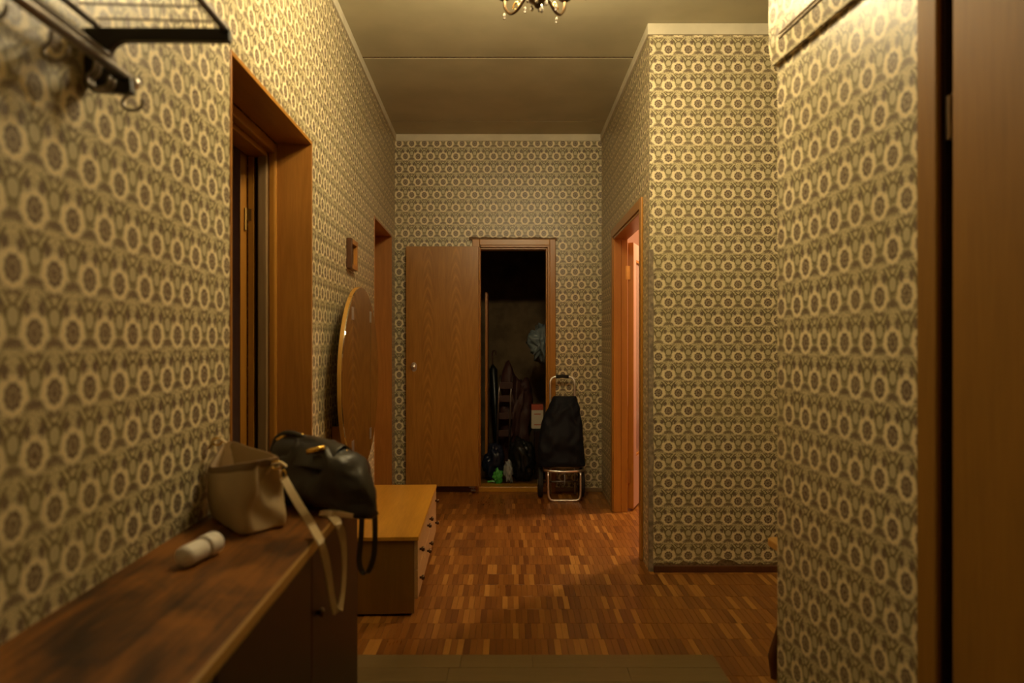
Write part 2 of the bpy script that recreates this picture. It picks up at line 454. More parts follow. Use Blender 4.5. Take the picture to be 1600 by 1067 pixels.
# closet shell
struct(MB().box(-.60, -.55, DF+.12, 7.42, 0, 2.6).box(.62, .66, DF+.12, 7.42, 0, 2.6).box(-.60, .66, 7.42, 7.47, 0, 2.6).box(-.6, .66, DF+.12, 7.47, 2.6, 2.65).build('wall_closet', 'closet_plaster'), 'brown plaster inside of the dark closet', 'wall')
# cornice bands
def cornice(n, fr, pts, lab): return struct(MB().box(*pts).build('trim_%d' % n, 'cornice_paint', fr=fr, bevel=.002), lab, 'trim')
cornice(2, LW, (0, .012, -1.5, 5.72, H-.055, H), 'pale painted cornice band along the left wall')
cornice(3, W0, (-.98, XR, DF-.012, DF, H-.057, H), 'pale painted cornice band on the far wall')
cornice(4, W0, (XR-.012, XR, DC-.004, DF, H-.055, H), 'pale painted cornice band along the right wall')
cornice(5, W0, (XR-.012, 2.4, DC-.014, DC, H-.060, H), 'pale cracked cornice band on the projecting wall')
# base trims
struct(bx('baseboard_far', 'greyed_wood', CX1+.075, XR, DF-.016, DF, 0, .035, bevel=.004), 'thin wooden strip at the foot of the far wall', 'baseboard')
struct(bx('baseboard_column', 'stool_leg_wood', XR+.02, 2.4, DC-.018, DC, -.002, .034, bevel=.004), 'low dark wooden strip at foot of projecting wall', 'baseboard')
struct(bx('baseboard_left', 'stool_leg_wood', -.97, CX0-.075, DF-.014, DF, 0, .055, bevel=.004), 'low dark strip under the open closet door', 'baseboard')
# ragged dirty edge of the paper above the column strip, at the corner and above the closet frame
def ragged(name, pts_top, pts_bot, y, parent, mat='torn_paper_crack_fill'):
    n = len(pts_top); v = [(x, y, z) for x, z in pts_top] + [(x, y, z) for x, z in pts_bot]
    v += [(x, y+.004, z) for x, y_, z in v]; 
    v = [tuple(q) for q in v]
    fs = [(i, i+1, n+i+1, n+i) for i in range(n-1)] + [(2*n+i, 3*n+i, 3*n+i+1, 2*n+i+1) for i in range(n-1)]
    fs += [(i, 2*n+i, 2*n+i+1, i+1) for i in range(n-1)] + [(n+i, n+i+1, 3*n+i+1, 3*n+i) for i in range(n-1)]
    o = MB().add(v, fs).build(name, mat, parent=parent); return o
rnd = random.Random(3)
xs = [XR+.03 + i*.022 for i in range(50)]
ragged('torn_edge', [(x, .040 + max(0, .03*mnoise.noise(Vector((x*9, 3, 1))) + rnd.uniform(0, .016))) for x in xs], [(x, .030) for x in xs], DC-.003, bpy.data.objects['wall_column'])
xs = [-.36 + i*.018 for i in range(42)]
ragged('torn_edge', [(x, 2.117 + rnd.uniform(0, .014)) for x in xs], [(x, 2.095) for x in xs], DF-.003, wf)
zs = [.04 + i*.03 for i in range(66)]
mb = MB(); n = len(zs)
v = [(.357 + rnd.uniform(.006, .014), DF-.003, z) for z in zs] + [(.345, DF-.003, z) for z in zs]
mb.add(v, [(i, i+1, n+i+1, n+i) for i in range(n-1)]).build('torn_edge', 'torn_paper_crack_fill', parent=wf, solid=.002)
mb = MB(); rg = []
for i in range(40):
    z = i*.045; a = .020 + .005*rnd.random(); e = .018+.006*rnd.random()
    rg.append([(XR-.004, DC+a, z), (XR-.005, DC-.005, z), (XR+e, DC-.004, z), (XR+e, DC+.002, z), (XR+.002, DC+.002, z), (XR+.002, DC+a, z)])
struct(mb.rings(rg).build('trim_6', 'corner_paper'), 'frayed grey paper strip on the corner of the projecting wall', 'trim')

# ---- floor: parquet strips
def strip_mesh():
    g = .0004; b_ = .0006; t_ = .010
    x0, x1, y0, y1 = g, PW-g, g, PR-g
    v = [(x0,y0,-t_),(x1,y0,-t_),(x1,y1,-t_),(x0,y1,-t_),(x0,y0,-b_),(x1,y0,-b_),(x1,y1,-b_),(x0,y1,-b_),(x0+b_,y0+b_,0),(x1-b_,y0+b_,0),(x1-b_,y1-b_,0),(x0+b_,y1-b_,0)]
    f = [(0,1,5,4),(1,2,6,5),(2,3,7,6),(3,0,4,7),(4,5,9,8),(5,6,10,9),(6,7,11,10),(7,4,8,11),(8,9,10,11)]
    return v, f
sv, sf = strip_mesh()
sme = bpy.data.meshes.new('parquet_strip'); sme.from_pydata(sv, [], sf); sme.materials.append(MAT['parquet'])
cells = []
for r in range(13, 44):
    y = r*PR
    for a in range(-60, 130):
        x = a*PW - r*PSH
        D = y + PR/2; X = x + PW/2
        if X < -1.22 or X > (2.4 if D < DC else (3.4 if D > 3.86 and False else 2.6)): continue
        if D < 2.72 and X < .79: continue
        if D < 2.12: continue
        cells.append((x, y))
def visible(c):
    X, D = c[0]+PW/2, c[1]+PR/2
    q = 800 + X/D*FPX; yy = 533.5 + CAM_H*FPX/D
    return 566 < q < (1213 if D < 3.72 else 1010) and yy < 1075 and not (X < -.43 and 3.1 < D < 4.25)
near = sorted([c for c in cells if visible(c)], key=lambda c: c[1] + .001*abs(c[0]))[:298]
ns = set(near)
for i, c in enumerate(near):
    o = bpy.data.objects.new('parquet_strip', sme); COL_.objects.link(o); o.parent = floor
    o.location = (c[0], c[1], rnd.uniform(-.0006, .0004)); o.rotation_euler = (rnd.uniform(-.002, .002), rnd.uniform(-.006, .006), 0)
mb = MB()
for c in cells:
    if c in ns: continue
    dz = rnd.uniform(-.0006, .0004); tx = rnd.uniform(-.004, .004)
    mb.add([(c[0]+p[0], c[1]+p[1], p[2]+dz+tx*(p[0]-PW/2)) for p in sv], sf)
o = mb.build('parquet_field', 'parquet', parent=floor); o['kind'] = 'stuff'
# ---- entry patch of laminate boards lying on the parquet side
fe = struct(bx('floor_entry', 'subfloor', -1.0, .798, -1.5, 2.718, -.004, .000), 'grey-brown laminate floor patch at the bottom edge', 'floor')
yb = 2.720; r = 0
while yb > -1.4:
    y1, y0 = yb, yb-.109
    cuts = [-.99, -.99 + (.75 if r % 2 else .36) , .26 if r % 2 == 0 else .44, .80] if r else [-.99, -.2, .08, .80]
    cuts = sorted(set(max(-.99, min(.80, q)) for q in cuts))
    for a, b_ in zip(cuts[:-1], cuts[1:]):
        if b_-a < .05: continue
        bx('laminate_board', 'laminate', -(b_-a)/2+.0006, (b_-a)/2-.0006, -(y1-y0)/2+.0006, (y1-y0)/2-.0006, 0, .007, parent=fe, bevel=.0012, loc=((a+b_)/2, (y0+y1)/2, 0))
    yb = y0; r += 1

# ---- door_1: near left doorway with deep wooden reveal and open lilac leaf
d1 = sthing('door_1', 'near left doorway with deep wood reveal and half-open door', 'door', LW.o, LW.th)
A, B, HZ = D1a, D1b, D1h
bx('reveal_panel', 'reveal_veneer', -.146, .003, B-.010, B+.004, 0, HZ, parent=d1, bevel=.002)
bx('reveal_panel', 'reveal_veneer', -.146, .003, A-.004, A+.010, 0, HZ, parent=d1, bevel=.002)
bx('reveal_head', 'frame_wood_y', -.146, .003, A, B, HZ-.012, HZ+.004, parent=d1, bevel=.002)
for nm, y0, y1, s_ in (('post', B-.045, B, 1), ('post', A, A+.045, -1)):
    e0, e1 = (y0, B) if s_ > 0 else (A, y1)
    mb = MB(); yb_ = B-.030 if s_ > 0 else A
    mb.box(-.180, -.146, B-.028 if s_ > 0 else A, B if s_ > 0 else A+.028, 0, HZ-.012)
    q = mb.build('frame_post', 'frame_wood', parent=d1, bevel=.009)
    bx('frame_stop', 'greyed_wood', -.218, -.180, B-.048 if s_ > 0 else A, B if s_ > 0 else A+.048, 0, HZ-.012, parent=d1, bevel=.004)
    bx('frame_back', 'frame_wood', -.262, -.236, B-.040 if s_ > 0 else A, B if s_ > 0 else A+.040, 0, HZ-.012, parent=d1, bevel=.003)
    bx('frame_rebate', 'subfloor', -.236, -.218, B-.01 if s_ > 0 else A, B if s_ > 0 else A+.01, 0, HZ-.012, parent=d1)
bx('frame_head', 'frame_wood_y', -.180, -.146, A, B, HZ-.055, HZ-.012, parent=d1, bevel=.006)
bx('frame_head', 'frame_wood_y', -.262, -.180, A, B, HZ-.075, HZ-.012, parent=d1, bevel=.004)
# the leaf is turned back into the room round the far post
lf = bpy.data.objects.new('leaf', None); COL_.objects.link(lf); lf.parent = d1; lf.location = (-.266, B-.030, 0); lf.rotation_euler = (0, 0, math.radians(64))
lf.name = 'leaf'
def panelleaf(par, wdt, hgt, th, mat, edge):
    bx('leaf_panel', mat, -th, 0, .005, wdt, .012, hgt, parent=par, bevel=.002)
    bx('leaf_edge', edge, -th-.0005, .0005, 0, .005, .012, hgt, parent=par, bevel=.002)
panelleaf(lf, .80, 2.09, .040, 'lilac_enamel', 'frame_wood')
for z in (1.78, .30):
    mb = MB(); mb.tube([(-.270, B-.046, z-.048), (-.270, B-.046, z+.048)], .0065, 10)
    mb.box(-.262, -.245, B-.0425, B-.040, z-.005, z+.045).box(-.300, -.278, B-.0425, B-.040, z-.045, z+.04)
    mb.build('hinge', 'brass_old', parent=d1, smooth=False)
# ---- door_2: far left doorway, closed
d2 = sthing('door_2', 'far left doorway with plain wooden reveal beside the end wall', 'door', LW.o, LW.th)
A, B, HZ = D2a, D2b, D2h
bx('reveal_panel', 'reveal_veneer', -.17, .003, B-.010, B+.004, 0, HZ, parent=d2, bevel=.002)
bx('reveal_panel', 'reveal_veneer', -.17, .003, A-.004, A+.010, 0, HZ, parent=d2, bevel=.002)
bx('reveal_head', 'frame_wood_y', -.17, .003, A, B, HZ-.012, HZ+.004, parent=d2, bevel=.002)
bx('leaf', 'reveal_veneer', -.21, -.17, A, B, .008, HZ, parent=d2, bevel=.002)
MB().tube([(-.168, A+.09, 1.0), (-.125, A+.09, 1.0), (-.12, A+.10, 1.0), (-.12, A+.19, 1.0)], .008, 8).build('handle', 'chrome', parent=d2, smooth=True)

# ---- door_3: closet frame at the end wall, leaf folded back against the wall
d3 = sthing('door_3', 'closet doorway in far wall, its veneered door open against the wall', 'door', (0, DF, 0))
xo0, xo1, zo = -.3316, .3636, 2.107
def casing(par, x0, x1, z0, z1, nm, mat, hz=False):
    mb = MB(); mb.box(x0, x1, -.022, .0, z0, z1); mb.build(nm, mat, parent=par, bevel=.004)
casing(d3, xo0, CX0-.008, 0, zo, 'casing', 'frame_wood'); casing(d3, CX1+.030, xo1, 0, zo, 'casing', 'frame_wood')
casing(d3, CX0-.008, CX1+.030, CZ+.028, zo, 'casing_head', 'frame_wood_x')
bx('jamb', 'frame_wood', CX1+.012, CX1+.031, -.016, .12, 0, CZ+.020, parent=d3, bevel=.003)
bx('jamb', 'frame_wood', CX1, CX1+.012, .012, .12, 0, CZ+.006, parent=d3, bevel=.003)
bx('jamb', 'frame_wood', CX0-.02, CX0, -.014, .12, 0, CZ+.014, parent=d3, bevel=.003)
bx('jamb_head', 'frame_wood_x', CX0, CX1+.031, -.016, .12, CZ+.012, CZ+.029, parent=d3, bevel=.003)
bx('jamb_head', 'dresser_front', CX0, CX1, .010, .12, CZ-.002, CZ+.012, parent=d3, bevel=.003)
bx('threshold', 'dresser_top', CX0-.02, CX1+.02, -.022, .12, 0, .043, parent=d3, bevel=.004)
lx0, lx1 = -.872, -.276
lf = bx('leaf', 'door_veneer', -(lx1-lx0)/2, (lx1-lx0)/2, -.02, .02, -.9875, .9875, parent=d3, bevel=.002, loc=((lx0+lx1)/2, -.072, .062+.9875))
mb = MB(); mb.lathe([(.0, -.038), (.016, -.037), (.022, -.030), (.022, -.022), (.011, -.014), (.011, -.003)], (-.232, -.020, .002), 16, 'y')
mb.build('knob', 'chrome', parent=lf, smooth=True)
mb = MB(); mb.prism([(-.232 + .024*math.cos(q*math.pi/12), -.004 + .038*math.sin(q*math.pi/12)) for q in range(24)], 'y', -.0245, -.019)
mb.build('lock_plate', 'chrome', parent=lf)
for z in (-.75, .75):
    MB().tube([(.304, -.016, z-.04), (.304, -.016, z+.04)], .006, 8).build('hinge', 'brass_old', parent=lf)
MB().box(.22, .27, -.012, .006, -1.000, -.9876).tube([(.255, -.006, -1.018), (.255, -.006, -.995)], .006, 8).box(.236, .274, -.014, .004, -1.028, -1.014).build('door_bolt', 'dark_steel', parent=lf)

# ---- door_4: doorway to the pink room
d4 = sthing('door_4', 'right doorway with orange frame and glazed door open into pink room', 'door', (XR, 0, 0))
c0, c1, cz = RO0-.06, RO1+.06, ROZ+.056
bx('casing', 'frame_wood', -.014, .0, c0, RO0+.004, 0, cz, parent=d4, bevel=.004)
bx('casing', 'frame_wood', -.014, .0, RO1-.004, c1, 0, cz, parent=d4, bevel=.004)
bx('casing_head', 'frame_wood_y', -.014, .0, RO0, RO1, ROZ-.004, cz, parent=d4, bevel=.004)
bx('jamb', 'frame_wood', -.006, .05, RO1-.022, RO1+.003, 0, ROZ, parent=d4, bevel=.003)
bx('jamb', 'frame_wood', .052, .10, RO1-.014, RO1+.003, 0, ROZ, parent=d4, bevel=.003)
bx('jamb', 'frame_wood', -.006, .10, RO0-.003, RO0+.02, 0, ROZ, parent=d4, bevel=.003)
bx('jamb_head', 'frame_wood_y', -.006, .10, RO0, RO1, ROZ-.022, ROZ+.003, parent=d4, bevel=.003)
ang = math.atan2(.37, .93)
lf = bpy.data.objects.new('leaf', None); COL_.objects.link(lf); lf.parent = d4; lf.location = (.107, RO1+.022, .0); lf.rotation_euler = (0, 0, -ang)
LWD, LHT, LT = .86, 1.985, .042    # local: y along the leaf, x = thickness towards the opening
bx('stile', 'frame_wood', 0, LT, 0, .012, .02, LHT, parent=lf, bevel=.002)
bx('stile', 'pink_enamel', 0, LT, .012, .10, .02, LHT, parent=lf, bevel=.002)
bx('stile', 'pink_enamel', 0, LT, LWD-.10, LWD, .02, LHT, parent=lf, bevel=.002)
bx('rail', 'pink_enamel', 0, LT, .10, LWD-.10, LHT-.12, LHT, parent=lf, bevel=.002)
bx('rail', 'pink_enamel', 0, LT, .10, LWD-.10, .02, .39, parent=lf, bevel=.002)
bx('pane', 'door_glass', LT*.4, LT*.6, .10, LWD-.10, .39, LHT-.12, parent=lf)
mb = MB(); e = .014
mb.box(LT*.6, LT-.002, .10, .10+e, .39, LHT-.12).box(LT*.6, LT-.002, LWD-.10-e, LWD-.10, .39, LHT-.12).box(LT*.6, LT-.002, .10+e, LWD-.10-e, .39, .39+e).box(LT*.6, LT-.002, .10+e, LWD-.10-e, LHT-.12-e, LHT-.12)
mb.build('glazing_bead', 'frame_wood', parent=lf)
MB().tube([(LT, LWD-.05, 1.0), (LT+.045, LWD-.05, 1.0), (LT+.05, LWD-.06, 1.0), (LT+.05, LWD-.16, 1.0)], .008, 8).build('handle', 'chrome', parent=lf, smooth=True)
for z in (1.76, .26):
    MB().tube([(.098, RO1-.006, z-.05), (.098, RO1-.006, z+.05)], .0075, 10).box(.085, .098, RO1-.016, RO1-.0135, z-.05, z+.05).box(.098, .122, RO1+.003, RO1+.0065, z-.05, z+.05).build('hinge', 'brass_old', parent=d4)

# ---- door_5: dark wooden door in the near right wall
d5 = sthing('door_5', 'dark brown wooden door at the right edge of view', 'door', RW.o, RW.th)
bx('casing', 'entry_door', -.014, .0, OB-.004, OB+.058, 0, OZ+.06, parent=d5, bevel=.005)
bx('casing', 'entry_door', -.014, .0, OA-.058, OA+.004, 0, OZ+.06, parent=d5, bevel=.005)
bx('casing_head', 'entry_door', -.014, .0, OA, OB, OZ-.004, OZ+.06, parent=d5, bevel=.005)
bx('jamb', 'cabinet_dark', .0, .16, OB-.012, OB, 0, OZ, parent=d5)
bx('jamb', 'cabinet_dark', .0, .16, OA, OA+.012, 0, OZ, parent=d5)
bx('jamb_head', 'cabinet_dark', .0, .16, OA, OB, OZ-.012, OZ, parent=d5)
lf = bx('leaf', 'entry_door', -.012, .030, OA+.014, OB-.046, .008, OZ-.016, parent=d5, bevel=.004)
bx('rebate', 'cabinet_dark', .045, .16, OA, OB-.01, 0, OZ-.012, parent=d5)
for z in (1.72, .35):
    MB().tube([(.002, OB-.026, z-.045), (.002, OB-.026, z+.045)], .0085, 10).box(.0, .012, OB-.046, OB-.03, z-.05, z+.05).build('hinge', 'bronze', parent=d5)
MB().tube([(-.012, OA+.09, 1.0), (-.055, OA+.09, 1.0), (-.06, OA+.10, 1.0), (-.06, OA+.20, 1.0)], .009, 8).build('handle', 'chrome', parent=d5, smooth=True)

# ================================================================== FURNITURE
# ---- low shoe cabinet along the near left wall
CBZ, CBD, CBE = .78, .36, 2.155
cab = thing('shoe_cabinet', 'low dark brown shoe cabinet with scuffed top along the left wall', 'cabinet', LW(0, .2), LW.th)
L0, L1 = .25, CBE-.2
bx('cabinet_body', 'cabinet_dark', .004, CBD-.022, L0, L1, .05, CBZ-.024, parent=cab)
bx('plinth', 'cabinet_dark', .02, CBD-.06, L0+.02, L1-.02, .004, .05, parent=cab)
bx('cabinet_top', 'cabinet_top', .004, CBD-.008, L0-.004, L1-.001, CBZ-.024, CBZ, parent=cab, bevel=.002)
bx('edge_band', 'cabinet_edge', CBD-.008, CBD, L0-.004, L1, CBZ-.024, CBZ-.0005, parent=cab, bevel=.002)
n = 3; wd = (L1-L0)/n
for i in range(n):
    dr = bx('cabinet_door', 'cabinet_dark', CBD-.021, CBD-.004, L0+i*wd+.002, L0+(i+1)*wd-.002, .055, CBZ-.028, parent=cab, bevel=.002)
    MB().lathe([(.0, .018), (.011, .016), (.012, .010), (.006, .006), (.006, 0)], (CBD-.004, L0+i*wd+.05, .60), 12, 'x').build('knob', 'bronze', parent=dr, smooth=True)

# ---- dresser with four drawers
DS0, DS1, DSD, DSZ = 3.10, 4.235, .455, .3635
dr_ = thing('low_dresser', 'low orange wooden dresser with round drawer knobs below the mirror', 'dresser', LW(0, DS0), LW.th)
LD = DS1-DS0
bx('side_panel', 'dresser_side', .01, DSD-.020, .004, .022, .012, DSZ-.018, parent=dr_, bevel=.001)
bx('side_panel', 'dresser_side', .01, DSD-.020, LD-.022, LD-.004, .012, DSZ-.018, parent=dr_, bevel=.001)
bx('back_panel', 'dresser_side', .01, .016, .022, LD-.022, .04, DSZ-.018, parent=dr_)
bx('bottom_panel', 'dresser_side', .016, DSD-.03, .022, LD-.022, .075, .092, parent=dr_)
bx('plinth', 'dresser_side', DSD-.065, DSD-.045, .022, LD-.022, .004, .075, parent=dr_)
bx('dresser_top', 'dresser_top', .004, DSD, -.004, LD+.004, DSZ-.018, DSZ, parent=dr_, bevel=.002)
for c in range(2):
    for r_ in range(2):
        y0 = .006 + c*(LD-.012)/2; y1 = y0 + (LD-.012)/2 - .006
        z0 = .078 + r_*.134; z1 = z0 + .130
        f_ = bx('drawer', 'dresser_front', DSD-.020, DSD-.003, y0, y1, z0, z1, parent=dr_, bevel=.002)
        for q in (y0 + (.08 if c == 0 else .06), y1-.07):
            MB().lathe([(.0, .024), (.009, .023), (.0125, .017), (.011, .010), (.005, .007), (.006, 0)], (DSD-.003, q, (z0+z1)/2+.005), 12, 'x').build('knob', 'bronze', parent=f_, smooth=True)
for y in (.03, LD-.05):
    MB().lathe([(.012, 0), (.014, .006), (.012, .013)], (DSD-.045, y, 0), 10).build('foot', 'black_plastic', parent=dr_)

# ---- round three-leaf mirror standing on the dresser
mc, mz, mrx, mrz = 3.690, 1.055, .530, .492
mir = thing('trifold_mirror', 'round three-panel wooden mirror standing on the dresser', 'mirror', LW(.095, mc, DSZ), LW.th)
def oval_piece(a, b_, gap=.0025, ins=0):
    """the part of the ellipse between local y=a and y=b"""
    a, b_ = a+gap, b_-gap; pts = []
    N = 40
    for i in range(N+1):
        y = a + (b_-a)*(1-math.cos(math.pi*i/N))/2
        pts.append((y, (mrz-ins)*math.sqrt(max(0, 1-(y/(mrx-ins))**2))))
    low = [(y, -z) for y, z in reversed(pts)]
    out = pts + low; res = []
    for p in out:
        if not res or (abs(p[0]-res[-1][0]) + abs(p[1]-res[-1][1])) > 1e-4: res.append(p)
    if abs(res[0][0]-res[-1][0]) + abs(res[0][1]-res[-1][1]) < 1e-4: res.pop()
    return res
zc = mz-DSZ
for a, b_ in ((-mrx, -.27), (-.27, .25), (.25, mrx)):
    pl = [(y, z+zc) for y, z in oval_piece(a, b_)]
    w_ = MB().prism(pl, 'x', -.022, -.004).build('mirror_board', 'mirror_edge', parent=mir, bevel=.001)
    pl = [(y, z+zc) for y, z in oval_piece(max(a, -mrx+.004), min(b_, mrx-.004), .004, .004)]
    MB().prism(pl, 'x', -.004, .001).build('mirror_pane', 'mirror_glass', parent=w_, bevel=.0012)
for y, z in ((-.27, .34), (.25, .34), (.25, -.33), (-.27, -.33)):
    for s_ in (-1, 1):
        MB().box(.001, .003, y+s_*.014-.008, y+s_*.014+.008, zc+z-.032, zc+z+.032).build('mirror_clip', 'chrome', parent=mir, bevel=.0008)
bx('mirror_stand', 'reveal_veneer', -.090, -.0225, -.33, -.30, .0, .47, parent=mir, bevel=.002)
bx('mirror_stand', 'reveal_veneer', -.090, -.0225, .28, .31, .0, .47, parent=mir, bevel=.002)
bx('stand_board', 'reveal_veneer', -.040, -.0225, -.30, .28, .0, .40, parent=mir, bevel=.002)
bx('backing_board', 'cabinet_dark', -.034, -.0225, -.30, .26, .40, zc+.36, parent=mir, bevel=.002)

# ---- little wooden frame on the left wall
fr_ = thing('picture_frame', 'small dark wooden picture frame hung on the left wall above the mirror', 'picture', LW(0, 3.725, 1.655), LW.th)
fw, fh, fd, e = .185, .165, .030, .028
bx('frame_side', 'dark_frame_wood', .001, fd, 0, e, 0, fh, parent=fr_, bevel=.002)
bx('frame_side', 'reveal_veneer', .001, fd, fw-e, fw, 0, fh, parent=fr_, bevel=.002)
bx('frame_side', 'reveal_veneer', .001, fd, e, fw-e, 0, e, parent=fr_, bevel=.002)
bx('frame_side', 'reveal_veneer', .001, fd, e, fw-e, fh-e, fh, parent=fr_, bevel=.002)
bx('frame_back', 'dark_frame_wood', .001, .010, e, fw-e, e, fh-e, parent=fr_)

# ---- coat rack on the near left wall
ck_y = 1.306
rack = thing('coat_rack', 'black and steel coat rack with wire hat shelf on the left wall', 'coat rack', LW(0, ck_y, 1.689), LW.th)
def bracket(y):
    pl = [(.001, .055), (.001, .162), (.272, .166), (.272, .141), (.078, .139)] + [(x, z) for x, z in reversed(arc(.078, .105, .034, math.pi/2, math.pi, 6))][::-1][1:] + [(.044, .085), (.086, .066), (.088, .040), (.080, .038), (.012, .042)]
    MB().prism(pl, 'y', y-.009, y+.009).build('bracket', 'black_metal', parent=rack, bevel=.002)
bracket(0); bracket(-.62)
ext = -.70
for nm, x, z, r_ in (('front_rail', .262, .166, .0075), ('rear_rail', .022, .168, .0065), ('hook_rail', .073, .072, .0095)):
    MB().tube([(x, ext, z), (x, .0 if nm != 'hook_rail' else .030, z)], r_, 12).build(nm, 'steel_wire' if nm != 'hook_rail' else 'dark_steel', parent=rack, smooth=True)
MB().lathe([(.0, .012), (.010, .010), (.0115, 0), (.0115, -.012)], (.073, .030, .072), 14, 'y').build('end_cap', 'chrome', parent=rack, smooth=True)
MB().tube([(.045, -.70, .110), (.045, -.01, .110)], .006, 8).build('hook_rail', 'dark_steel', parent=rack, smooth=True)
for i in range(11):
    y = -.006 - i*.058
    MB().tube([(.022, y, .180), (.262, y, .178)], .0022, 6).build('shelf_wire', 'steel_wire', parent=rack, smooth=True)
for y in (.016, -.085, -.10, -.22, -.36, -.50):
    pth = [(.073, y, .060), (.070, y, .044), (.060, y, .032), (.064, y, .018), (.080, y, .013), (.094, y, .019), (.098, y, .034)]
    MB().tube(smooth_path(pth, 5), .0033, 8).build('hook', 'dark_steel', parent=rack, smooth=True)

# ---- chandelier
CHD = .235
ch = thing('chandelier', 'brass chandelier with curled arms and crystal drops near the ceiling', 'chandelier', (.094, 2.5, H-CHD))
MB().lathe([(.02, -.055), (.045, -.04), (.06, -.012), (.06, 0)], (0, 0, CHD), 20).build('ceiling_cup', 'bronze', parent=ch, smooth=True)
MB().lathe([(.0, -.276), (.010, -.272), (.014, -.262), (.034, -.248), (.052, -.232), (.030, -.212), (.014, -.190), (.022, -.165), (.012, -.14), (.009, -.10), (.009, CHD-.05)], (0, 0, 0), 20).build('body', 'bronze', parent=ch, smooth=True)
for i in range(5):
    a = math.radians(200 + 72*i); ca, sa = math.cos(a), math.sin(a)
    prof = [(.03, -.205), (.075, -.212), (.125, -.236), (.165, -.232), (.195, -.200), (.200, -.165)]
    arm = MB().tube([(q.x*ca, q.x*sa, q.z) for q in smooth_path([(r_, 0, z) for r_, z in prof], 5)], .006, 8).build('arm', 'bronze', parent=ch, smooth=True)
    curl = [(.125 + .022*math.cos(t_)*(1-t_/9), -.222 + .022*math.sin(t_)*(1-t_/9)) for t_ in [k*.5 for k in range(12)]]
    MB().tube([(r_*ca, r_*sa, z) for r_, z in curl], .004, 6).build('scroll', 'brass_old', parent=arm, smooth=True)
    MB().lathe([(.008, -.170), (.024, -.160), (.028, -.150), (.011, -.148), (.011, -.115)], (.20*ca, .20*sa, 0), 14).build('candle_cup', 'bronze', parent=ch, smooth=True)
    MB().lathe([(.004, -.115), (.014, -.105), (.018, -.092), (.015, -.075), (.008, -.058), (.002, -.048)], (.20*ca, .20*sa, 0), 10).build('bulb', 'bulb_glow', parent=ch, smooth=True)
    for k, rr_ in enumerate((.10, .175)):
        q = a + (.12 if k else -.2); z0 = -.222 if k == 0 else -.230
        mb = MB(); x, y = rr_*math.cos(q), rr_*math.sin(q)
        mb.lathe([(.0, -.016), (.005, -.012), (.006, -.007), (.003, 0)], (x, y, z0-.004), 8).lathe([(.0, -.009), (.005, -.006), (.005, -.003), (.0, 0)], (x, y, z0-.020), 8)
        mb.build('crystal_drop', 'crystal', parent=ch)
for i in range(6):
    a = math.radians(60*i + 20); r_ = .028 + .012*(i % 2); z0 = -.240 - .008*(i % 3)
    MB().lathe([(.0, -.024), (.006, -.018), (.007, -.010), (.002, 0)], (r_*math.cos(a), r_*math.sin(a), z0), 8).build('crystal_drop', 'crystal', parent=ch)
MB().lathe([(.0, -.034), (.007, -.028), (.009, -.020), (.004, -.008), (.003, 0)], (.014, -.01, -.264), 10).build('crystal_drop', 'crystal', parent=ch)

# ---- stool peeping out behind the near right wall
st = thing('wooden_stool', 'light wooden stool half hidden behind the near right wall', 'stool', (1.128, 2.44, 0), .06)
mb = MB(); pl = []
for cx_, cy_, a0 in ((.135, .115, 0), (-.135, .115, 90), (-.135, -.115, 180), (.135, -.115, 270)):
    pl += [(cx_ + .03*math.cos(math.radians(a0+k*18)), cy_ + .03*math.sin(math.radians(a0+k*18))) for k in range(6)]
mb.prism(pl, 'z', .490, .518).build('stool_seat', 'stool_wood', parent=st, bevel=.005)
for sx in (-1, 1):
    for sy in (-1, 1):
        MB().tube([(sx*.095, sy*.08, .49), (sx*.110, sy*.09, .25), (sx*.150, sy*.112, .08), (sx*.145, sy*.113, 0)], [.016, .017, .019, .012], 10).build('stool_leg', 'stool_leg_wood', parent=st, smooth=True)
for sy in (-1, 1): bx('stool_apron', 'stool_leg_wood', -.09, .09, sy*.08-.009, sy*.08+.009, .435, .489, parent=st, bevel=.002)
for sx in (-1, 1): bx('stool_apron', 'stool_leg_wood', sx*.095-.009, sx*.095+.009, -.065, .065, .435, .489, parent=st, bevel=.002)

# ================================================================== BAGS AND SMALL THINGS
def L2(x, y, D, par): return par.inv(px(x, y, D))
